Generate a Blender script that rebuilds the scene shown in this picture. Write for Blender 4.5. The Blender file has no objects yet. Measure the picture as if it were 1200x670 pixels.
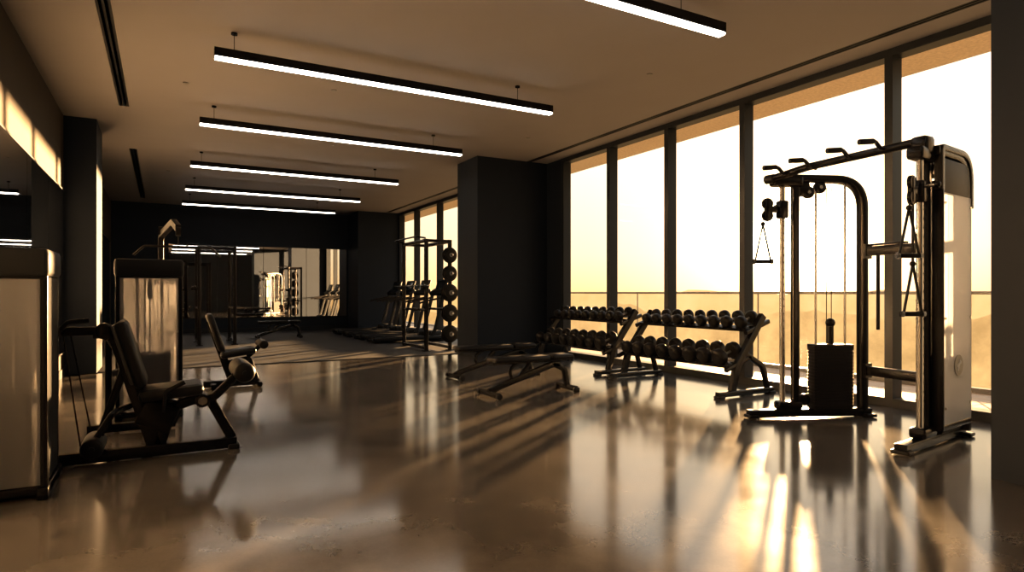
import bpy, math, random
from mathutils import Vector, Matrix, Euler, noise as mnoise
random.seed(4)
R=math.radians
scene=bpy.context.scene

# ---------------------------------------------------------------- materials
def newmat(name):
    m=bpy.data.materials.new(name); m.use_nodes=True
    nt=m.node_tree; b=nt.nodes.get('Principled BSDF'); return m,nt,b
def pmat(name,col,rough=.5,metal=0,spec=.5,noise=0,nscale=8,bump=0,bscale=60,coat=0,rvar=0):
    m,nt,b=newmat(name)
    b.inputs['Base Color'].default_value=(*col,1)
    b.inputs['Roughness'].default_value=rough
    b.inputs['Metallic'].default_value=metal
    b.inputs['Specular IOR Level'].default_value=spec
    b.inputs['Coat Weight'].default_value=coat
    tc=nt.nodes.new('ShaderNodeTexCoord')
    n=nt.nodes.new('ShaderNodeTexNoise'); n.inputs['Scale'].default_value=nscale; n.inputs['Detail'].default_value=5
    nt.links.new(tc.outputs['Object'],n.inputs['Vector'])
    if noise>0:
        mx=nt.nodes.new('ShaderNodeMix'); mx.data_type='RGBA'
        mx.inputs[6].default_value=(*[c*(1-noise) for c in col],1)
        mx.inputs[7].default_value=(*[min(1,c*(1+noise)) for c in col],1)
        nt.links.new(n.outputs['Fac'],mx.inputs[0]); nt.links.new(mx.outputs[2],b.inputs['Base Color'])
    if bump>0:
        n2=nt.nodes.new('ShaderNodeTexNoise'); n2.inputs['Scale'].default_value=bscale; n2.inputs['Detail'].default_value=3
        nt.links.new(tc.outputs['Object'],n2.inputs['Vector'])
        bp=nt.nodes.new('ShaderNodeBump'); bp.inputs['Strength'].default_value=bump; bp.inputs['Distance'].default_value=.01
        nt.links.new(n2.outputs['Fac'],bp.inputs['Height']); nt.links.new(bp.outputs['Normal'],b.inputs['Normal'])
    return m
WALL=pmat('wall_paint_dark',(.013,.019,.030),.6,spec=.2,noise=.12,nscale=3,bump=.05,bscale=120)
WALLL=pmat('wall_plaster_left',(.05,.043,.036),.7,spec=.2,noise=.12,nscale=3,bump=.05,bscale=120)
CEIL=pmat('ceiling_plaster',(.28,.27,.275),.8,noise=.05,nscale=1.5,bump=.04,bscale=90)
BLACK=pmat('black_powder_coat',(.006,.006,.0075),.25,spec=.35,noise=.2,nscale=40,bump=.03,bscale=300)
FRAME=pmat('window_frame_black',(.012,.016,.022),.45,spec=.25)
RUB=pmat('rubber_black',(.008,.008,.009),.4,spec=.25,noise=.2,nscale=60,bump=.1,bscale=200)
UPH=pmat('upholstery_black',(.009,.009,.010),.42,spec=.25,noise=.2,nscale=20,bump=.15,bscale=150)
CHROME=pmat('brushed_steel',(.62,.6,.57),.22,metal=1,noise=.05,nscale=60)
IRON=pmat('cast_iron',(.008,.008,.010),.55,spec=.25,noise=.2,nscale=30)
SILVER=pmat('handle_knurled_steel',(.35,.34,.33),.35,metal=1,noise=.1,nscale=120)
MIRROR=pmat('mirror_glass',(.78,.78,.78),.015,metal=1)
MATF=pmat('rubber_flooring',(.03,.031,.035),.55,spec=.35,noise=.5,nscale=90,bump=.1,bscale=200)
TILE=pmat('terrace_paving',(.36,.27,.19),.6,noise=.2,nscale=6)
SOFF=pmat('soffit_render',(.60,.50,.38),.85,noise=.35,nscale=25,bump=.3,bscale=40)
CAP=pmat('tower_cap_plastic',(.009,.011,.014),.5,spec=.25,noise=.1,nscale=30)
GREY=pmat('grey_plastic',(.2,.2,.2),.4,noise=.1,nscale=30)
PANEL=pmat('backrest_shell_grey',(.05,.05,.05),.4,noise=.1,nscale=30)
RED=pmat('display_dark',(.02,.025,.03),.1,noise=.1,nscale=30)

def floormat():
    m,nt,b=newmat('polished_concrete')
    L=nt.links; tc=nt.nodes.new('ShaderNodeTexCoord')
    def noise(s,d,dist=0):
        n=nt.nodes.new('ShaderNodeTexNoise'); n.inputs['Scale'].default_value=s; n.inputs['Detail'].default_value=d
        n.inputs['Distortion'].default_value=dist; n.inputs['Roughness'].default_value=.55
        L.new(tc.outputs['Object'],n.inputs['Vector']); return n
    a=noise(1.1,7,.5); c=noise(70,3); e=noise(3.2,6,.2)
    r=nt.nodes.new('ShaderNodeValToRGB'); r.color_ramp.elements[0].position=.34; r.color_ramp.elements[0].color=(.072,.067,.061,1)
    r.color_ramp.elements[1].position=.68; r.color_ramp.elements[1].color=(.150,.138,.122,1)
    ad=nt.nodes.new('ShaderNodeMath'); ad.operation='ADD'
    m1=nt.nodes.new('ShaderNodeMath'); m1.operation='MULTIPLY'; m1.inputs[1].default_value=.45; L.new(e.outputs['Fac'],m1.inputs[0])
    m2=nt.nodes.new('ShaderNodeMath'); m2.operation='MULTIPLY'; m2.inputs[1].default_value=.55; L.new(a.outputs['Fac'],m2.inputs[0])
    L.new(m1.outputs[0],ad.inputs[0]); L.new(m2.outputs[0],ad.inputs[1]); L.new(ad.outputs[0],r.inputs[0])
    mx=nt.nodes.new('ShaderNodeMix'); mx.data_type='RGBA'; mx.blend_type='MULTIPLY'; mx.inputs[0].default_value=.2
    L.new(r.outputs[0],mx.inputs[6]); L.new(c.outputs['Fac'],mx.inputs[7])
    L.new(mx.outputs[2],b.inputs['Base Color'])
    mr=nt.nodes.new('ShaderNodeMapRange'); mr.inputs['From Min'].default_value=.35; mr.inputs['From Max'].default_value=.65
    mr.inputs['To Min'].default_value=.11; mr.inputs['To Max'].default_value=.16
    L.new(a.outputs['Fac'],mr.inputs['Value']); L.new(mr.outputs['Result'],b.inputs['Roughness'])
    bp=nt.nodes.new('ShaderNodeBump'); bp.inputs['Strength'].default_value=.012; bp.inputs['Distance'].default_value=.02
    n5=noise(4,2); L.new(n5.outputs['Fac'],bp.inputs['Height']); L.new(bp.outputs['Normal'],b.inputs['Normal'])
    b.inputs['Specular IOR Level'].default_value=1.0
    return m
FLOOR=floormat()

def glassmat(name,tint,refl,rough=0.0):
    m,nt,b=newmat(name); nt.nodes.remove(b)
    out=nt.nodes['Material Output']; t=nt.nodes.new('ShaderNodeBsdfTransparent'); t.inputs[0].default_value=(*tint,1)
    g=nt.nodes.new('ShaderNodeBsdfGlossy'); g.inputs['Roughness'].default_value=rough
    lw=nt.nodes.new('ShaderNodeLayerWeight'); lw.inputs['Blend'].default_value=.5
    p=nt.nodes.new('ShaderNodeMath'); p.operation='POWER'; p.inputs[1].default_value=5; nt.links.new(lw.outputs['Facing'],p.inputs[0])
    q=nt.nodes.new('ShaderNodeMath'); q.operation='MULTIPLY_ADD'; q.inputs[1].default_value=refl; q.inputs[2].default_value=.03; nt.links.new(p.outputs[0],q.inputs[0])
    mx=nt.nodes.new('ShaderNodeMixShader'); nt.links.new(q.outputs[0],mx.inputs[0])
    nt.links.new(t.outputs[0],mx.inputs[1]); nt.links.new(g.outputs[0],mx.inputs[2]); nt.links.new(mx.outputs[0],out.inputs[0]); return m
GLASS=glassmat('window_glass',(.98,.97,.95),.5)
BGLASS=glassmat('balustrade_glass',(.95,.95,.93),.4)

def frost(name,col,tr,tlw=.5):
    m,nt,b=newmat(name); L=nt.links; nt.nodes.remove(b); out=nt.nodes['Material Output']
    t=nt.nodes.new('ShaderNodeBsdfTransparent'); t.inputs[0].default_value=(.95,.95,.95,1)
    tl=nt.nodes.new('ShaderNodeBsdfTranslucent'); tl.inputs[0].default_value=(*col,1)
    d=nt.nodes.new('ShaderNodeBsdfPrincipled'); d.inputs['Base Color'].default_value=(*col,1); d.inputs['Roughness'].default_value=.3
    tc=nt.nodes.new('ShaderNodeTexCoord'); n=nt.nodes.new('ShaderNodeTexNoise'); n.inputs['Scale'].default_value=400
    L.new(tc.outputs['Object'],n.inputs['Vector']); bp=nt.nodes.new('ShaderNodeBump'); bp.inputs['Strength'].default_value=.05
    L.new(n.outputs['Fac'],bp.inputs['Height']); L.new(bp.outputs[0],d.inputs['Normal'])
    a=nt.nodes.new('ShaderNodeMixShader'); a.inputs[0].default_value=tlw; L.new(tl.outputs[0],a.inputs[1]); L.new(d.outputs[0],a.inputs[2])
    c=nt.nodes.new('ShaderNodeMixShader'); c.inputs[0].default_value=tr; L.new(a.outputs[0],c.inputs[1]); L.new(t.outputs[0],c.inputs[2])
    L.new(c.outputs[0],out.inputs[0]); return m
FROST=frost('frosted_shroud',(.58,.58,.60),.62,.4)
FROSTW=frost('frosted_shroud_white',(.98,.98,1.0),.35,.65)

def emat(name,col,s):
    m,nt,b=newmat(name); b.inputs['Base Color'].default_value=(.8,.8,.8,1)
    b.inputs['Emission Color'].default_value=(*col,1); b.inputs['Emission Strength'].default_value=s; return m
LED=emat('led_diffuser',(1,.90,.78),7.5)
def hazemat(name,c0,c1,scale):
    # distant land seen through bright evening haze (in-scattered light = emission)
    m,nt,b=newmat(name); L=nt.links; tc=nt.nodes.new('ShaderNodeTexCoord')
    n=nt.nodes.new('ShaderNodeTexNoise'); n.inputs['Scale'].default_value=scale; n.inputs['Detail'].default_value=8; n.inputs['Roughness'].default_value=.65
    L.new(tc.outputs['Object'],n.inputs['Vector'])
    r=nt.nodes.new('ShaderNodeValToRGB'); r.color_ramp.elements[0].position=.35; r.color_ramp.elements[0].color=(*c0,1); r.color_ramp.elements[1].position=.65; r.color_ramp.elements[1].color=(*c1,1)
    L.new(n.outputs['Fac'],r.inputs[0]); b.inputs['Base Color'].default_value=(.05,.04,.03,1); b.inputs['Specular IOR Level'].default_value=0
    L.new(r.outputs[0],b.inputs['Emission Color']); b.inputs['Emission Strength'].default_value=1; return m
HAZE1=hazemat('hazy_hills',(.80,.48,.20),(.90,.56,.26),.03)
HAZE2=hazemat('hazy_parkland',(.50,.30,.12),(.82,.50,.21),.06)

# ---------------------------------------------------------------- mesh builder
def fillet(pts,rad,n=6):
    pts=[Vector(p) for p in pts]; out=[pts[0]]
    for i in range(1,len(pts)-1):
        a,b,c=pts[i-1],pts[i],pts[i+1]
        u=(a-b); v=(c-b); lu,lv=u.length,v.length; u.normalize(); v.normalize()
        ang=u.angle(v)
        if ang>3.1: out.append(b); continue
        r=rad[i-1] if isinstance(rad,(list,tuple)) else rad
        t=min(r/math.tan(ang/2),lu*.49,lv*.49)
        p0=b+u*t; p2=b+v*t
        for k in range(n+1):
            s=k/n; out.append((1-s)**2*p0+2*s*(1-s)*b+s*s*p2)
    out.append(pts[-1]); return out
class B:
    def __init__(s): s.v=[]; s.f=[]; s.m=[]; s.mats=[]
    def mi(s,mat):
        if mat not in s.mats: s.mats.append(mat)
        return s.mats.index(mat)
    def add(s,vs,fs,mat):
        o=len(s.v); s.v+= [tuple(v) for v in vs]; k=s.mi(mat)
        for f in fs: s.f.append(tuple(i+o for i in f)); s.m.append(k)
    def quad(s,vs,mat): s.add([Vector(v) for v in vs],[(0,1,2,3)],mat)
    def box(s,c,size,mat,rot=None,bev=0,taper=1):
        hx,hy,hz=[d/2 for d in size]; c=Vector(c)
        M=(rot if isinstance(rot,Matrix) else Euler(rot).to_matrix()) if rot is not None else Matrix.Identity(3)
        bv=min(bev,hx*.95,hy*.95,hz*.95)
        if bv<=0:
            vs=[Vector((x*hx,y*hy,z*hz)) for x in(-1,1) for y in(-1,1) for z in(-1,1)]
            fs=[(0,1,3,2),(4,6,7,5),(0,4,5,1),(2,3,7,6),(0,2,6,4),(1,5,7,3)]
        else:
            n=4; ring=lambda inset,z:[Vector((sx*(hx-bv)+ (bv-inset)*math.cos(R(a0+90*k/n)), sy*(hy-bv)+(bv-inset)*math.sin(R(a0+90*k/n)),z))
              for sx,sy,a0 in((1,1,0),(-1,1,90),(-1,-1,180),(1,-1,270)) for k in range(n+1)]
            rings=[]
            for k in range(3): a=k/2*math.pi/2; rings.append((bv*(1-math.sin(a)),-hz+bv*(1-math.cos(a))))
            rings+= [(i,-z) for i,z in reversed(rings)]
            vs=[];fs=[]
            for i,z in rings: vs+=ring(i,z)
            N=4*(n+1)
            for r in range(len(rings)-1):
                for k in range(N): fs.append((r*N+k,r*N+(k+1)%N,(r+1)*N+(k+1)%N,(r+1)*N+k))
            fs.append(tuple(reversed(range(N)))); fs.append(tuple(range((len(rings)-1)*N,len(rings)*N)))
        s.add([c+M@v for v in vs],fs,mat)
    def sweep(s,pts,prof,mat,side=None,caps=True,closed=False):
        pts=[Vector(p) for p in pts]; n=len(pts); N=len(prof); vs=[];fs=[]
        prev=None
        for i,p in enumerate(pts):
            if closed: t=(pts[(i+1)%n]-pts[i-1])
            else:
                t=Vector((0,0,0))
                if i>0: t+=(p-pts[i-1]).normalized()
                if i<n-1: t+=(pts[i+1]-p).normalized()
            t.normalize()
            if side is not None: sd=Vector(side)
            elif prev is not None: sd=prev
            else: sd=Vector((0,0,1)) if abs(t.z)<.9 else Vector((0,1,0))
            a=(sd-t*sd.dot(t))
            if a.length<1e-5: a=t.orthogonal()
            a.normalize(); b=t.cross(a); prev=a
            for (x,y) in prof: vs.append(p+a*x+b*y)
        rng=n if closed else n-1
        for i in range(rng):
            j=(i+1)%n
            for k in range(N): fs.append((i*N+k,i*N+(k+1)%N,j*N+(k+1)%N,j*N+k))
        if caps and not closed: fs.append(tuple(reversed(range(N)))); fs.append(tuple(range((n-1)*N,n*N)))
        s.add(vs,fs,mat)
    def tube(s,pts,r,mat,seg=12,closed=False):
        s.sweep(pts,[(r*math.cos(2*math.pi*k/seg),r*math.sin(2*math.pi*k/seg)) for k in range(seg)],mat,closed=closed)
    def rect(s,pts,wa,wb,mat,side=(0,1,0),r=.008):
        a,b=wa/2,wb/2; r=min(r,a*.9,b*.9); prof=[]
        for sx,sy,a0 in((1,1,0),(-1,1,90),(-1,-1,180),(1,-1,270)):
            for k in range(3): prof.append((sx*(a-r)+r*math.cos(R(a0+45*k)),sy*(b-r)+r*math.sin(R(a0+45*k))))
        s.sweep(pts,prof,mat,side=side)
    def lathe(s,p,axis,prof,mat,seg=20):
        p=Vector(p); ax=Vector(axis).normalized(); a=ax.orthogonal().normalized(); b=ax.cross(a); vs=[];fs=[]
        for (h,r) in prof:
            for k in range(seg):
                t=2*math.pi*k/seg; vs.append(p+ax*h+(a*math.cos(t)+b*math.sin(t))*max(r,1e-4))
        for i in range(len(prof)-1):
            for k in range(seg): fs.append((i*seg+k,i*seg+(k+1)%seg,(i+1)*seg+(k+1)%seg,(i+1)*seg+k))
        fs.append(tuple(reversed(range(seg)))); fs.append(tuple(range((len(prof)-1)*seg,len(prof)*seg)))
        s.add(vs,fs,mat)
    def cyl(s,p0,p1,r,mat,seg=16,ch=0):
        p0=Vector(p0);p1=Vector(p1);L=(p1-p0).length
        pr=[(0,r),(L,r)] if ch<=0 else [(0,r-ch),(ch*.3,r-ch*.3),(ch,r),(L-ch,r),(L-ch*.3,r-ch*.3),(L,r-ch)]
        s.lathe(p0,p1-p0,pr,mat,seg)
    def ball(s,p,r,mat,seg=16):
        s.lathe(p,(0,0,1),[(-r*math.cos(math.pi*k/10),r*math.sin(math.pi*k/10)) for k in range(11)],mat,seg)
    def finish(s,name,parent=None):
        xs=[v[0] for v in s.v];ys=[v[1] for v in s.v];zs=[v[2] for v in s.v]
        o=Vector(((min(xs)+max(xs))/2,(min(ys)+max(ys))/2,min(zs)))
        me=bpy.data.meshes.new(name); me.from_pydata([(v[0]-o.x,v[1]-o.y,v[2]-o.z) for v in s.v],[],s.f)
        for m in s.mats: me.materials.append(m)
        me.polygons.foreach_set('material_index',s.m); me.polygons.foreach_set('use_smooth',[True]*len(s.f)); me.update()
        try: me.set_sharp_from_angle(angle=R(38))
        except Exception: pass
        ob=bpy.data.objects.new(name,me); ob.location=o; scene.collection.objects.link(ob)
        if parent:
            bpy.context.view_layer.update()
            ob.parent=parent; ob.matrix_parent_inverse=parent.matrix_world.inverted()
        return ob
def xbox(name,x0,x1,y0,y1,z0,z1,mat):
    b=B(); b.box(((x0+x1)/2,(y0+y1)/2,(z0+z1)/2),(x1-x0,y1-y0,z1-z0),mat); return b.finish(name)

# ---------------------------------------------------------------- room
XW=6.75; XL=-1.25; YB=20.6; YF=-4.0; H=3.77
xbox('floor',XL-.2,XW+.1,YF-.2,YB+.2,-.2,0,FLOOR)
xbox('rubber_gym_mat',XL,XW-.12,11.2,YB,0,.012,MATF)
xbox('wall_left',XL-.2,XL,YF-.2,YB+.2,0,H,WALLL)
xbox('wall_back',XL,XW+.1,YB,YB+.2,0,H,WALL)
xbox('wall_front',XL,XW+.1,YF-.2,YF,0,H,WALL)
cb=B()
slots=[(-.52,-.40,YF+1,10.1),(-.52,-.40,13.0,19.6),(6.22,6.34,YF+1,19.3)]
cb.box(((XL+XW)/2,(YF+YB)/2,H+.19),(XW-XL+.6,YB-YF+.4,.1),CEIL)
def cseg(x0,x1,y0,y1): cb.box(((x0+x1)/2,(y0+y1)/2,H+.07),(x1-x0,y1-y0,.14),CEIL)
x0,x1=XL-.2,XW+.1; y0,y1=YF-.2,YB+.2
cseg(x0,-.52,y0,y1); cseg(-.40,6.22,y0,y1); cseg(6.34,x1,y0,y1)
cseg(-.52,-.40,y0,YF+1); cseg(-.52,-.40,10.1,13.0); cseg(-.52,-.40,19.6,y1); cseg(6.22,6.34,y0,YF+1); cseg(6.22,6.34,19.3,y1)
cb.finish('ceiling')
for a,b_,c,d in slots:
    g=B()
    g.box(((a+b_)/2,(c+d)/2,H+.135),(b_-a,d-c,.01),FRAME)
    for x in (a+.012,(a+b_)/2,b_-.012): g.box((x,(c+d)/2,H+.06),(.018,d-c-.002,.12),FRAME)
    g.finish('ceiling_air_slot')
xbox('wall_pilaster_left',XL,-.85,11.05,12.0,.012,H,WALL)
xbox('column_center',5.15,XW,10.5,11.4,0,H,WALL)
xbox('column_back',5.35,XW,19.4,YB,.012,H,WALL)
xbox('column_right',4.68,XW,.9,2.0,0,H,WALL)
xbox('wall_right',XW,XW+.14,YF-.2,.9,0,H,WALL)
xbox('wall_right_pier',XW-.06,XW+.14,9.98,11.5,0,H,WALL)
xbox('baseboard_left',XL,XL+.015,YF,11.05,0,.12,FRAME)
xbox('baseboard_back',XL+.02,5.35,YB-.015,YB,.012,.13,FRAME)
def window(name,ys,y0,y1):
    g=B()
    g.box((XW+.02,(y0+y1)/2,.045),(.18,y1-y0,.09),FRAME)
    g.box((XW+.02,(y0+y1)/2,H-.04),(.18,y1-y0,.08),FRAME)
    for y in ys: g.box((XW+.01,y,H/2),(.17,.085,H-.16),FRAME)
    g.quad([(XW+.04,y0,.08),(XW+.04,y1,.08),(XW+.04,y1,H-.07),(XW+.04,y0,H-.07)],GLASS)
    return g.finish(name)
window('window_1',[2.4,3.785,5.69,7.11,8.52,9.93],.9,9.98)
window('window_2',[11.56,12.95,14.4,16.15,17.95,19.36],11.5,19.42)
xbox('wall_right_end',XW-.06,XW+.14,19.42,YB+.2,0,H,WALL)
# terrace
tb=B(); 
for i in range(-8,40):
    for j in range(3): tb.box((7.2+j*.62,i*.62,-.06),(.61,.61,.1),TILE)
tb.box((7.8,9.3,-.25),(1.95,30,.27),SOFF)
tb.finish('terrace_floor')
xbox('terrace_soffit',XW+.14,8.0,-6,25,H+.1,H+.5,SOFF)
rb=B(); rb.rect([(8.6,-6,1.2),(8.6,25,1.2)],.04,.05,GREY,side=(0,0,1))
rb.quad([(8.6,-6,0),(8.6,25,0),(8.6,25,1.18),(8.6,-6,1.18)],BGLASS)
rb.box((8.6,9.5,.0),(.08,31,.1),GREY)
for k in range(11): rb.box((8.6,-5+k*3,.6),(.012,.02,1.16),GREY)
rb.finish('balustrade')
# distant landscape
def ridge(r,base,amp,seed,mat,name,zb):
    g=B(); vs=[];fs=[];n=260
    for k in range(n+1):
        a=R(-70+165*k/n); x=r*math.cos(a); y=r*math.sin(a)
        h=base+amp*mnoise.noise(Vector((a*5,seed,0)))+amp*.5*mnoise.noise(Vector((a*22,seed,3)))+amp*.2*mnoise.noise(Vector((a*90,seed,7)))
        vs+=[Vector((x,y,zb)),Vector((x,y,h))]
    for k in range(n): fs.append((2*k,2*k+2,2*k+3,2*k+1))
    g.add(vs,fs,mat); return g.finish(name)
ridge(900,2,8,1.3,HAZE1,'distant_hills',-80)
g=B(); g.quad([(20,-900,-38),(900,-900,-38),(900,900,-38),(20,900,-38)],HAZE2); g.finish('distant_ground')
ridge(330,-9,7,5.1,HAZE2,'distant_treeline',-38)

def mirror(name,axis,c,a0,a1,z0,z1,n):
    g=B(); w=(a1-a0)/n
    for i in range(n):
        m=a0+w*(i+.5)
        if axis=='x': g.box((c,m,(z0+z1)/2),(.012,w-.012,z1-z0),MIRROR)
        else: g.box((m,c,(z0+z1)/2),(w-.012,.012,z1-z0),MIRROR)
    if axis=='x': g.box((c,(a0+a1)/2,z1+.012),(.02,a1-a0,.02),FRAME); g.box((c,(a0+a1)/2,z0-.012),(.02,a1-a0,.02),FRAME)
    else: g.box(((a0+a1)/2,c,z1+.012),(a1-a0,.02,.02),FRAME); g.box(((a0+a1)/2,c,z0-.012),(a1-a0,.02,.02),FRAME)
    return g.finish(name)
mirror('wall_mirror','x',XL+.008,1.1,11.0,.35,2.66,7)
mirror('wall_mirror','x',XL+.008,12.4,19.9,.35,2.6,5)
mirror('wall_mirror','y',YB-.008,.15,5.3,.45,2.62,4)
for i,y in enumerate([1.1,3.92,6.72,9.48,12.68,15.6,18.2]):
    g=B(); zb=3.49; xa,xb=.44,4.35
    g.box(((xa+xb)/2,y,zb+.058),(xb-xa,.085,.085),BLACK)
    g.box(((xa+xb)/2,y,zb+.004),(xb-xa-.01,.078,.024),LED,None,.006)
    for x in (xa+.18,xb-.5):
        g.cyl((x,y,zb+.1),(x,y,H),.0035,BLACK,6); g.cyl((x,y,H-.02),(x,y,H),.03,BLACK,16)
    g.finish('linear_pendant_light')
g=B()
for x,y in [(.25,8.6),(1.9,8),(5.3,8.9),(2.6,11),(5.0,5.6),(3.2,14),(.1,15)]:
    g.cyl((x,y,H-.008),(x,y,H),.035,GREY,20)
g.finish('ceiling_sprinklers')

# ---------------------------------------------------------------- functional trainer
def functional_trainer():
    g=B()
    FL=Vector((4.89,4.09,0));BL=Vector((6.02,3.6,0));FR=Vector((4.76,2.61,0));BR=Vector((5.90,2.75,0))
    for side,(F,K) in enumerate(((FL,BL),(FR,BR))):
        d=(K-F).normalized(); L=(K-F).length; nrm=Vector((-d.y,d.x,0))
        out=nrm if side==0 else -nrm
        P=lambda t,z,s=0: F+d*t+out*s+Vector((0,0,z))
        M=Matrix((d,Vector((-d.y,d.x,0)),Vector((0,0,1)))).transposed()
        g.rect([P(0,.045),P(L,.045)],.09,.07,BLACK,side=nrm)
        g.box(P(.03,.02),(.1,.13,.03),RUB,M,.01); g.box(P(L-.04,.02),(.1,.22,.03),RUB,M,.01)
        g.cyl(P(.34,.08),P(.34,2.24),.026,CHROME,20)
        for k in range(26): g.cyl(P(.34,.3+k*.07,-.028),P(.34,.3+k*.07,.028),.007,BLACK,8)
        g.rect([P(.47,.06),P(.47,2.28)],.05,.07,BLACK,side=nrm)
        g.box(P(.40,.12),(.24,.12,.08),BLACK,M,.02)
        g.box(P(.38,2.27),(.30,.12,.10),BLACK,M,.025)
        pts=fillet([P(.44,2.3),P(L-.07,2.3),P(L-.07,.06)],.28,10)
        g.rect(pts,.10 if side==0 else .2,.075,BLACK,side=nrm,r=.02)
        for t in (.68,.98 if side==0 else .9): g.cyl(P(t,.1),P(t,2.25),.011,CHROME,12)
        for t in (.79,.84): g.cyl(P(t,.7),P(t,2.22),.004,BLACK,6)
        sc=.83 if side==0 else .79
        for k in range(18): g.box(P(sc,.11+k*.032),(.40,.13,.0305),IRON,M)
        g.box(P(sc,.38),(.385,.115,.60),IRON,M)
        g.box(P(sc,.685),(.40,.14,.035),IRON,M,.006)
        g.cyl(P(sc,.69),P(sc,.90),.03,BLACK,14); g.ball(P(sc,.91),.045,BLACK)
        for t,z in ((.60,2.17),(.72,2.22)):
            g.cyl(P(t,z,-.02),P(t,z,.02),.06,BLACK,20,.006); g.cyl(P(t,z,-.03),P(t,z,.03),.018,CHROME,12)
        g.box(P(.56,2.20),(.1,.05,.14),BLACK,M,.01)
        g.cyl(P(.56,.17,-.02),P(.56,.17,.02),.055,BLACK,20,.006)
        cz=2.0 if side==0 else 1.98
        g.box(P(.34,cz),(.09,.09,.17),BLACK,M,.015)
        g.cyl(P(.34,cz+.04,.04),P(.34,cz+.04,.11),.016,CHROME,12); g.ball(P(.34,cz+.04,.12),.024,BLACK,12)
        g.box(P(.25,cz),(.12,.035,.06),BLACK,M,.01)
        g.cyl(P(.19,cz+.055,-.016),P(.19,cz+.055,.016),.055,BLACK,20,.006)
        g.cyl(P(.19,cz-.06,-.016),P(.19,cz-.06,.016),.055,BLACK,20,.006)
        g.box(P(.19,cz),(.06,.045,.2),BLACK,M,.015)
        def handle(x,ztop,zlen,w,axis):
            top=x+Vector((0,0,ztop))
            g.ball(top,.022,RUB,10)
            a=top+axis*w+Vector((0,0,-zlen)); b=top-axis*w+Vector((0,0,-zlen))
            g.rect([top,a],.028,.010,RUB,side=axis.cross(Vector((0,0,1)))); g.rect([top,b],.028,.010,RUB,side=axis.cross(Vector((0,0,1))))
            g.cyl(a,b,.018,RUB,14,.003); g.cyl(a,a+axis*.02,.024,CHROME,14); g.cyl(b-axis*.02,b,.024,CHROME,14)
        base=P(.145,0)
        ax=Vector((.872,-.489,0))
        g.cyl(base+Vector((0,0,cz-.14)),base+Vector((0,0,cz-.06)),.004,BLACK,6)
        handle(base,cz-.14,.36,.075,ax)
        if side==1:
            g.rect([base+Vector((0.05,0,cz-.1)),base+Vector((.05,0,1.42))],.02,.006,RUB,side=(0,1,0))
            handle(base+Vector((.05,0,0)),1.42,.38,.07,ax)
            g.box(P(.79,1.07,.1),(.58,.006,1.82),FROSTW,M)
            g.box(P(.49,1.1,.07),(.02,.08,1.95),BLACK,M,.004)
            g.rect(fillet([P(.49,2.0,.08),P(.49,2.33,.08),P(L-.05,2.33,.08),P(L-.05,1.9,.08)],[.04,.22],8),.06,.05,BLACK,side=nrm)
            g.box(P(.77,2.11,.09),(.56,.02,.28),CAP,M,.008)
            g.box(P(.79,.15,.09),(.58,.03,.05),BLACK,M,.008)
            q=P(.80,.62,.104)
            g.cyl(q,q+out*.004,.085,GREY,32)
            g.box(q+out*.005+Vector((0,0,.0)),(.022,.004,.10),FROSTW,M@Euler((0,.5,0)).to_matrix()); g.box(q+out*.005+Vector((0,0,.01)),(.09,.004,.018),FROSTW,M@Euler((0,-.3,0)).to_matrix())
            for z in (.3,1.0,1.9):
                for t in (.53,1.05): g.cyl(P(t,z,.10),P(t,z,.112),.01,CHROME,10)
    bl=BL-(BL-FL).normalized()*.08; br=BR-(BR-FR).normalized()*.08
    for z,w in ((1.6,.09),(.45,.09)):
        g.rect([bl+Vector((0,0,z)),br+Vector((0,0,z))],w,.06,BLACK,side=(0,0,1))
        g.box(bl+Vector((0,-.06,z)),(.1,.03,.14),BLACK)
    g.rect([bl+Vector((0,-.05,1.66)),bl+Vector((-.05,-.45,1.66))],.02,.05,BLACK,side=(0,0,1))
    hx=bl+Vector((-.03,-.18,0)); g.cyl(hx+Vector((0,0,.85)),hx+Vector((0,0,1.56)),.016,RUB,10)
    a=FL+(BL-FL).normalized()*.22+Vector((0,0,2.29)); b=FR+(BR-FR).normalized()*.36+Vector((0,0,2.37))
    g.tube(fillet([a,a+(b-a)*.3+Vector((-.02,0,.02)),b],.3),.034,BLACK,16)
    g.cyl(a+Vector((0,.05,0)),a+Vector((0,-.05,0)),.045,RUB,16,.01)
    g.box(b+Vector((.02,.0,-.03)),(.13,.13,.14),BLACK,None,.03)
    for f in (.14,.34,.60,.80):
        p=a+(b-a)*f
        pts=fillet([p+Vector((.02,0,.0)),p+Vector((-.07,.0,.01)),p+Vector((-.13,0.0,.05)),p+Vector((-.16,0,.055))],.05,5)
        g.tube(pts,.017,BLACK,10)
        e=pts[-1]; g.cyl(e,e+Vector((-.12,.05,-.01)),.023,RUB,12,.005)
    return g.finish('functional_trainer')
functional_trainer()

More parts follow.
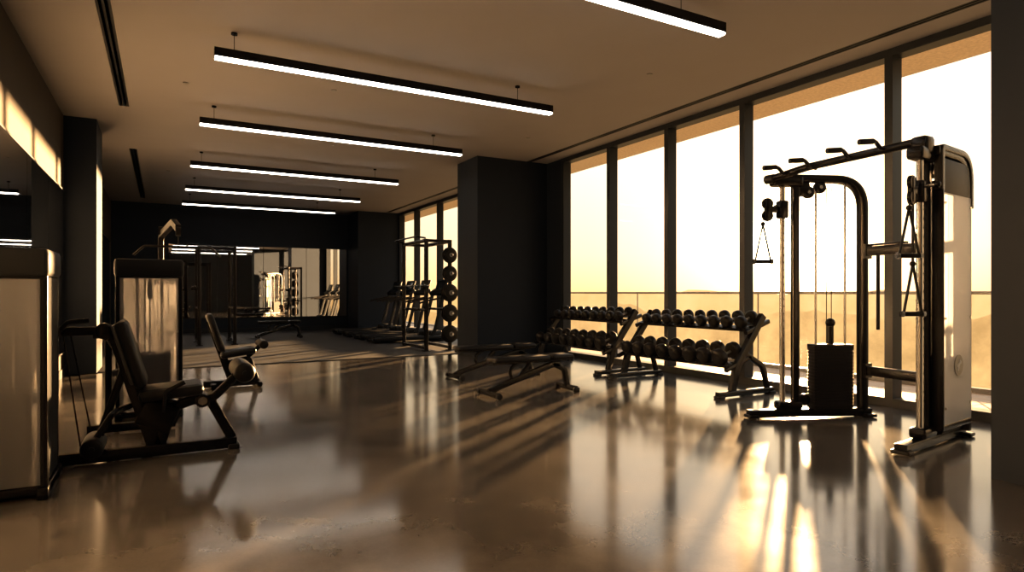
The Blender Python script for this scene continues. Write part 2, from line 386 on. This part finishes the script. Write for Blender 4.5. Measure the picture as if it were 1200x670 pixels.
# ---------------------------------------------------------------- dumbbell racks
def dumbbell(g,c,ax,L,r):
    c=Vector(c); ax=Vector(ax).normalized(); hw=L*.30
    for s in (-1,1):
        p=c+ax*s*(L/2-hw); 
        g.lathe(p,ax*s,[(0,r*.55),(.004,r*.85),(.02,r),(hw-.03,r),(hw-.012,r*.92),(hw,r*.7),(hw+.001,r*.5)],RUB,20)
        g.lathe(p,ax*s,[(hw-.002,r*.42),(hw+.003,r*.42)],CAP,16)
    g.cyl(c-ax*(L/2-hw),c+ax*(L/2-hw),.016,SILVER,12)
def rack(y0,y1):
    g=B()
    xf=5.47
    for y in (y0,y1):
        g.rect([(xf,y,.045),(6.38,y,.045)],.07,.06,BLACK)
        g.box((xf+.03,y,.015),(.09,.1,.03),RUB,None,.008); g.box((6.35,y,.015),(.09,.1,.03),RUB,None,.008)
        g.rect(fillet([(5.70,y,.07),(5.78,y,.36),(6.22,y,.93)],.25,6),.06,.09,BLACK)
        g.rect(fillet([(5.90,y,.50),(6.22,y,.33),(6.30,y,.07)],.12,6),.05,.06,BLACK)
        g.rect([(5.60,y,.315),(6.0,y,.45)],.05,.05,BLACK); g.rect([(5.93,y,.735),(6.32,y,.86)],.05,.05,BLACK)
    for (x,z) in ((5.79,.39),(6.12,.80)):
        rot=Euler((0,-R(18),0)); M=rot.to_matrix()
        c=Vector((x,(y0+y1)/2,z)); ln=y1-y0-.05
        for s in (-.115,.115):
            g.box(c+M@Vector((s,0,0)),(.085,ln,.012),BLACK,M); g.box(c+M@Vector((s+math.copysign(.042,s),0,.012)),(.008,ln,.036),BLACK,M)
        g.box(c+M@Vector((0,0,-.03)),(.05,ln,.05),BLACK,M)
    rk=g.finish('dumbbell_rack')
    g=B()
    for (x,z,r0,n) in ((5.79,.39,.095,8),(6.12,.80,.074,9)):
        M=Euler((0,-R(18),0)).to_matrix()
        for k in range(n):
            y=y0+.13+(y1-y0-.26)*k/(n-1); r=r0*(1.04-.12*k/(n-1)); off=M@Vector((0,0,r+.007))
            dumbbell(g,Vector((x,y,z))+off,M@Vector((1,random.uniform(-.06,.06),0)),.34 if r0>.08 else .29,r)
    g.finish('dumbbells',rk)
rack(5.0,6.92); rack(7.27,9.2)

# ---------------------------------------------------------------- benches
def bench(x0,x1,y,dz=0):
    g=B(); L=x1-x0; zt=.44
    g.rect([(x0,y-.24,.045),(x0,y+.24,.045)],.06,.05,BLACK,side=(0,0,1))
    g.rect([(x1,y-.2,.045),(x1,y+.2,.045)],.06,.05,BLACK,side=(0,0,1))
    for s in (-1,1):
        g.cyl((x0,y+s*.24-.02,.035),(x0,y+s*.24+.02,.035),.035,RUB,14)
        g.box((x1,y+s*.2,.03),(.08,.04,.06),RUB,None,.01)
    g.rect(fillet([(x0,y,.06),(x0+.12,y,.11),(x0+.8*L,y,.33),(x1-.12,y,.33)],.1),.06,.07,BLACK)
    g.rect(fillet([(x1-.22,y,.34),(x1-.04,y,.26),(x1,y,.06)],.08),.06,.06,BLACK)
    g.rect([(x0+.34*L,y,.17),(x0+.5*L,y,.36)],.05,.05,BLACK)
    g.rect(fillet([(x0+.30*L,y,.14),(x0+.24*L,y,.30),(x0+.34*L,y,.37)],.1),.03,.04,BLACK)
    g.rect([(x0+.02,y,.385),(x1-.05,y,.385)],.12,.03,BLACK)
    g.box((x0+.36*L,y,zt-.02),(.70*L,.27,.065),UPH,None,.028)
    g.box((x0+.87*L,y,zt-.015),(.29*L,.29,.065),UPH,None,.028)
    o=g.finish('weight_bench'); o.location.z+=dz
bench(3.28,4.36,6.38); bench(3.55,4.78,7.95); 

# ---------------------------------------------------------------- selectorised towers
def tower(g,x0,x1,y0,y1,h):
    cx=(x0+x1)/2; cy=(y0+y1)/2; w=x1-x0; d=y1-y0
    for x in (x0+.03,x1-.03):
        g.rect([(x,y0+.04,.05),(x,y0+.04,h-.14)],.05,.05,BLACK,side=(1,0,0)); g.rect([(x,y1-.04,.05),(x,y1-.04,h-.14)],.05,.05,BLACK,side=(1,0,0))
        g.box((x,cy,.04),(.06,d,.07),BLACK,None,.01)
        g.box((x+(.02 if x>cx else -.02),cy,h/2-.03),(.006,d-.06,h-.28),CAP)
    g.box((cx,cy,.055),(w,d*.9,.05),BLACK,None,.01)
    g.box((cx,cy,h-.085),(w+.012,d+.01,.17),CAP,None,.03)
    g.box((cx,cy,h-.17),(w-.02,d-.02,.03),BLACK,None,.01)
    zc0,zc1=.09,h-.18; hw=(w-.08)/2
    for yy in (y0+.008,y1-.008):
        g.quad([(cx-hw,yy,zc0),(cx+hw,yy,zc0),(cx+hw,yy,zc1),(cx-hw,yy,zc1)],FROST)
    for k in range(17): g.box((cx,cy-.10,.14+k*.03),(w*.62,.14,.0285),IRON)
    for s in (-1,1): g.cyl((cx+s*w*.18,cy-.10,.1),(cx+s*w*.18,cy-.10,h-.18),.014,CHROME,12)
    g.cyl((cx,cy-.10,.6),(cx,cy-.10,h-.18),.006,BLACK,8)
    g.rect([(cx-.04,cy-.13,.62),(cx-.04,cy-.13,h-.18)],.05,.014,IRON)
    g.cyl((cx-.02,cy-.10,h-.30),(cx+.02,cy-.10,h-.30),.08,BLACK,20)
g=B()
tower(g,-1.14,-.575,4.46,4.93,1.46)
g.rect([(-.86,4.9,.05),(-.86,5.75,.05)],.07,.08,BLACK,side=(1,0,0)); g.rect([(-1.1,5.75,.04),(-.70,5.75,.04)],.06,.06,BLACK,side=(0,1,0))
g.rect([(-.9,5.35,.05),(-.9,5.35,.42)],.07,.07,BLACK,side=(1,0,0))
g.box((-.92,5.4,.46),(.34,.38,.07),UPH,None,.03); g.box((-.92,5.2,.8),(.3,.07,.5),UPH,(R(10),0,0),.03)
g.finish('chest_press_machine')

def leg_extension():
    g=B()
    tower(g,-.386,.176,6.80,7.22,1.52)
    yc=5.30
    g.rect([(-.10,6.9,.05),(-.10,yc,.05)],.07,.08,BLACK,side=(1,0,0))
    g.rect([(-.66,yc-.04,.05),(.50,yc-.04,.05)],.07,.08,BLACK)
    g.rect([(-.55,6.3,.05),(.1,6.3,.05)],.06,.07,BLACK)
    for x in (-.64,.48): g.box((x,yc-.04,.02),(.08,.13,.04),RUB,None,.01)
    g.rect([(-.05,yc,.08),(-.28,yc,.86)],.06,.10,BLACK)
    g.rect([(-.42,yc,.09),(-.22,yc,.72)],.05,.05,BLACK)
    g.rect(fillet([(-.10,yc,.35),(.10,yc,.36),(.30,yc,.42),(.47,yc,.08)],.08),.06,.07,BLACK)
    g.rect([(-.02,yc,.08),(.08,yc,.40)],.06,.08,BLACK)
    g.box((.06,yc,.475),(.42,.40,.085),UPH,(0,R(-4),0),.038)
    g.box((-.195,yc,.76),(.085,.36,.50),UPH,(0,R(-16),0),.038)
    g.box((-.245,yc,.76),(.025,.32,.44),PANEL,(0,R(-16),0),.01)
    g.box((-.03,yc-.05,.30),(.24,.03,.20),BLACK,(0,R(25),0),.012)
    g.box((.02,yc+.06,.32),(.22,.03,.18),BLACK,(0,R(25),0),.012)
    for s in (-.12,): 
        g.rect(fillet([(.26,yc+s,.40),(.34,yc+s,.42),(.52,yc+s,.60)],.05),.04,.06,BLACK)
    g.cyl((.26,yc-.16,.40),(.26,yc+.16,.40),.05,BLACK,20,.008)
    g.cyl((.26,yc-.165,.40),(.26,yc-.16,.40),.03,CHROME,20)
    def roller(c,l0,l1,r):
        L=l1-l0
        g.lathe(Vector(c)+Vector((0,l0,0)),(0,1,0),[(0,r*.35),(.003,r*.7),(.012,r*.9),(.03,r),(L-.03,r),(L-.012,r*.9),(L-.003,r*.7),(L,r*.35)],RUB,24)
        g.cyl(Vector(c)+Vector((0,l0-.012,0)),Vector(c)+Vector((0,l0,0)),.018,CAP,14)
    roller((.54,yc,.60),-.26,.22,.075)
    g.rect(fillet([(-.12,yc+.1,.40),(-.30,yc-.1,.36),(-.42,yc-.12,.16)],.08),.04,.04,BLACK)
    roller((-.42,yc,.135),-.22,.12,.07)
    g.tube(fillet([(.0,yc-.24,.36),(.02,yc-.26,.50),(.14,yc-.26,.56)],.05),.015,BLACK,10)
    g.rect(fillet([(-.28,yc,.86),(-.42,yc,.93),(-.62,yc+.02,.93)],.06),.05,.06,BLACK)
    g.rect([(-.62,yc-.15,.93),(-.62,yc+.18,.93)],.04,.05,BLACK,side=(1,0,0))
    g.tube(fillet([(-.62,yc-.12,.93),(-.56,yc-.14,1.0),(-.44,yc-.14,1.01)],.04),.016,RUB,10)
    g.cyl((-.36,yc-.10,.93),(-.36,yc+.10,.93),.055,BLACK,18,.008)
    for a,b in (((-.60,yc,.90),(-.50,yc,.10)),((-.56,yc+.02,.90),(-.44,yc,.22)),((-.36,yc,.88),(-.12,6.8,.25))):
        g.tube([a,b],.005,BLACK,6)
    g.rect([(-.40,yc,.90),(-.40,6.3,.90)],.05,.06,BLACK,side=(0,0,1)); g.rect([(-.40,6.3,.90),(-.40,6.3,.06)],.05,.05,BLACK,side=(1,0,0))
    g.rect([(-.40,6.3,.5),(-.28,6.84,.5)],.05,.05,BLACK,side=(0,0,1))
    g.finish('leg_extension_machine')
leg_extension()

def lat_pulldown():
    g=B(); cx=-.02
    tower(g,cx-.26,cx+.26,10.0,10.4,1.5)
    g.rect(fillet([(cx,10.2,1.4),(cx,10.25,2.02),(cx+.15,9.45,2.14),(cx+.2,9.2,2.04)],.12),.07,.09,RUB,side=(1,0,0))
    cc=cx+.2
    g.cyl((cc-.03,9.2,2.0),(cc+.03,9.2,2.0),.06,RUB,20); g.cyl((cx-.03,10.15,2.08),(cx+.03,10.15,2.08),.06,RUB,20)
    g.tube([(cc,9.2,1.95),(cc,9.2,1.80)],.005,BLACK,6)
    g.tube(fillet([(cc-.5,9.2,1.68),(cc-.38,9.2,1.8),(cc+.38,9.2,1.8),(cc+.5,9.2,1.68)],.05),.014,RUB,10)
    g.rect([(cx,10.1,.06),(cx,9.0,.06)],.07,.08,BLACK,side=(1,0,0)); g.rect([(cx-.25,9.0,.05),(cx+.25,9.0,.05)],.06,.06,BLACK)
    g.rect([(cx,9.4,.06),(cx,9.4,.45)],.06,.06,BLACK,side=(1,0,0))
    g.box((cx,9.35,.48),(.32,.42,.07),UPH,None,.03)
    g.rect([(cx,9.75,.06),(cx,9.75,.62)],.06,.06,BLACK,side=(1,0,0)); g.cyl((cx-.24,9.68,.64),(cx+.24,9.68,.64),.06,UPH,18,.015)
    g.finish('lat_pulldown_machine')
    g=B(); y=8.7
    g.rect([(.45,y,.05),(1.10,y,.05)],.07,.08,BLACK); g.rect([(1.08,y-.25,.04),(1.08,y+.25,.04)],.06,.06,BLACK,side=(1,0,0)); g.rect([(.55,y-.25,.04),(.55,y+.25,.04)],.06,.06,BLACK,side=(1,0,0))
    g.rect([(.78,y,.06),(.52,y,.85)],.06,.09,BLACK); g.rect(fillet([(.70,y,.30),(.98,y,.36),(1.07,y,.06)],.06),.06,.06,BLACK)
    g.box((.58,y,.70),(.08,.34,.50),UPH,(0,R(-18),0),.035); g.box((.84,y,.44),(.42,.38,.08),UPH,(0,R(-8),0),.035)
    g.rect([(.95,y-.1,.38),(1.10,y-.1,.52)],.04,.05,BLACK); g.cyl((1.13,y-.24,.54),(1.13,y+.2,.54),.055,UPH,18,.015)
    g.finish('seated_leg_curl_machine')
lat_pulldown()

# ---------------------------------------------------------------- power racks
def power_rack(x0,x1,y0,y1,h,plates=True,z0=.012):
    g=B()
    for x in (x0,x1):
        for y in (y0,y1):
            g.rect([(x,y,z0),(x,y,h)],.07,.07,BLACK,side=(1,0,0))
            g.box((x,y,z0+.006),(.14,.14,.012),BLACK)
        g.rect([(x,y0,h-.03),(x,y1,h-.03)],.07,.07,BLACK,side=(1,0,0)); g.rect([(x,y0,z0+.06),(x,y1,z0+.06)],.06,.06,BLACK,side=(1,0,0))
        g.rect([(x,y0,.85),(x,y1,.85)],.05,.05,BLACK,side=(1,0,0))
    for y in (y0,y1):
        g.rect([(x0,y,h-.03),(x1,y,h-.03)],.06,.06,BLACK)
    g.tube(fillet([(x0-.02,y0,h+.02),(x0-.22,y0,h+.04),(x0-.22,y1,h+.04),(x0-.02,y1,h+.02)],.06),.018,BLACK,10)
    g.cyl((x0-.09,y0-.36,1.35),(x0-.09,y1+.36,1.35),.014,CHROME,12)
    for y in (y0,y1): g.box((x0-.07,y,1.31),(.10,.06,.08),BLACK,None,.01)
    if plates:
        for i,z in enumerate((.35,.78,1.20,1.60,1.98)):
            s=-1; y=y0; r=.185 if z<1.4 else .165
            g.cyl((x1-.03,y,z),(x1-.03,y+s*.24,z),.022,CHROME,12)
            for k in range(3):
                ya=y+s*(.045+k*.04); yb=ya+s*.032; rr=r-.02*k
                g.cyl((x1-.03,ya,z),(x1-.03,yb,z),rr,RUB,28,.008)
                g.cyl((x1-.03,yb,z),(x1-.03,yb+s*.003,z),rr*.35,GREY,18)
    g.finish('power_rack')
power_rack(4.70,5.22,11.95,13.3,2.3)
power_rack(.72,1.45,15.6,16.9,2.25,False)
bench(2.15,3.2,17.3,.013)

# ---------------------------------------------------------------- treadmills
def treadmill(x0,y):
    g=B(); z=.012; L=1.75
    g.box((x0+L/2,y,z+.10),(L-.1,.50,.05),RUB,None,.02)
    for s in (-1,1):
        g.box((x0+L/2,y+s*.33,z+.10),(L,.14,.10),CAP,None,.03)
        g.rect(fillet([(x0+L-.35,y+s*.36,z+.08),(x0+L-.22,y+s*.36,z+.3),(x0+L+.02,y+s*.36,1.22)],.1),.05,.08,CAP)
        g.rect(fillet([(x0+L-.02,y+s*.34,1.08),(x0+L-.45,y+s*.34,1.0),(x0+L-.62,y+s*.34,.95)],.1),.045,.045,RUB)
    g.box((x0+.08,y,z+.045),(.1,.7,.09),BLACK,None,.02)
    g.box((x0+L-.2,y,z+.16),(.45,.60,.2),CAP,None,.07)
    g.box((x0+L+.02,y,1.22),(.22,.80,.10),CAP,(0,R(-35),0),.03)
    g.box((x0+L+.10,y,1.38),(.05,.60,.34),CAP,(0,R(18),0),.02)
    g.box((x0+L+.072,y,1.385),(.008,.5,.27),RED,(0,R(18),0))
    g.box((x0+L-.05,y,.045),(.2,.6,.066),BLACK,None,.015)
    g.finish('treadmill')
for y in (14.6,15.75,16.9,18.05): treadmill(4.3,y)

# ---------------------------------------------------------------- world & sun
SUN_AZ=Vector((.895,.644,0)).normalized(); EL=R(4.0)
sd=Vector((SUN_AZ.x*math.cos(EL),SUN_AZ.y*math.cos(EL),math.sin(EL)))
w=bpy.data.worlds.new('sunset_sky'); scene.world=w; w.use_nodes=True; nt=w.node_tree; L=nt.links
bg=nt.nodes['Background']
tc=nt.nodes.new('ShaderNodeTexCoord'); nz=nt.nodes.new('ShaderNodeVectorMath'); nz.operation='NORMALIZE'; L.new(tc.outputs['Generated'],nz.inputs[0])
sp=nt.nodes.new('ShaderNodeSeparateXYZ'); L.new(nz.outputs[0],sp.inputs[0])
mr=nt.nodes.new('ShaderNodeMapRange'); mr.inputs['From Min'].default_value=-.3; mr.inputs['From Max'].default_value=.7; L.new(sp.outputs['Z'],mr.inputs['Value'])
cr=nt.nodes.new('ShaderNodeValToRGB'); L.new(mr.outputs[0],cr.inputs[0]); e=cr.color_ramp.elements
e[0].position=0; e[0].color=(.30,.18,.08,1); e[1].position=1; e[1].color=(.85,.87,.9,1)
for p,c in ((.15,(.50,.27,.10,1)),(.24,(.70,.38,.14,1)),(.297,(.84,.48,.19,1)),(.306,(.92,.58,.27,1)),(.36,(.95,.71,.42,1)),(.48,(.97,.81,.57,1)),(.75,(.97,.95,.91,1))):
    q=e.new(p); q.color=c
dt=nt.nodes.new('ShaderNodeVectorMath'); dt.operation='DOT_PRODUCT'; dt.inputs[1].default_value=sd; L.new(nz.outputs[0],dt.inputs[0])
mxx=nt.nodes.new('ShaderNodeMath'); mxx.operation='MAXIMUM'; mxx.inputs[1].default_value=0; L.new(dt.outputs['Value'],mxx.inputs[0])
def glow(powr,col,s):
    p=nt.nodes.new('ShaderNodeMath'); p.operation='POWER'; p.inputs[1].default_value=powr; L.new(mxx.outputs[0],p.inputs[0])
    m=nt.nodes.new('ShaderNodeVectorMath'); m.operation='SCALE'; m.inputs[0].default_value=[c*s for c in col]; L.new(p.outputs[0],m.inputs['Scale']); return m
def vadd(a,b):
    m=nt.nodes.new('ShaderNodeVectorMath'); m.operation='ADD'; L.new(a,m.inputs[0]); L.new(b,m.inputs[1]); return m.outputs[0]
sc=nt.nodes.new('ShaderNodeVectorMath'); sc.operation='SCALE'; sc.inputs['Scale'].default_value=1.0; L.new(cr.outputs[0],sc.inputs[0])
o=vadd(sc.outputs[0],glow(9,(1,.60,.30),.30).outputs[0])
o=vadd(o,glow(70,(1,.74,.42),1.2).outputs[0]); o=vadd(o,glow(700,(1,.85,.6),14).outputs[0])
L.new(o,bg.inputs['Color']); bg.inputs['Strength'].default_value=1.05
s=bpy.data.lights.new('sun','SUN'); s.energy=52; s.color=(1,.60,.28); s.angle=R(1.2)
so=bpy.data.objects.new('sun',s); scene.collection.objects.link(so); so.location=sd*30; so.rotation_euler=(-sd).to_track_quat('-Z','Y').to_euler()

# ---------------------------------------------------------------- camera
cam=bpy.data.cameras.new('camera'); co=bpy.data.objects.new('camera',cam); scene.collection.objects.link(co)
co.location=(0,0,1.2); co.rotation_euler=(R(90),0,-R(29.3)); cam.sensor_width=36; cam.lens=21.9; cam.shift_y=8/1200; cam.clip_start=.05; cam.clip_end=3000
scene.camera=co
scene.view_settings.view_transform='Standard'
try: scene.view_settings.look='Medium High Contrast'
except Exception: scene.view_settings.look='None'
scene.view_settings.exposure=.4
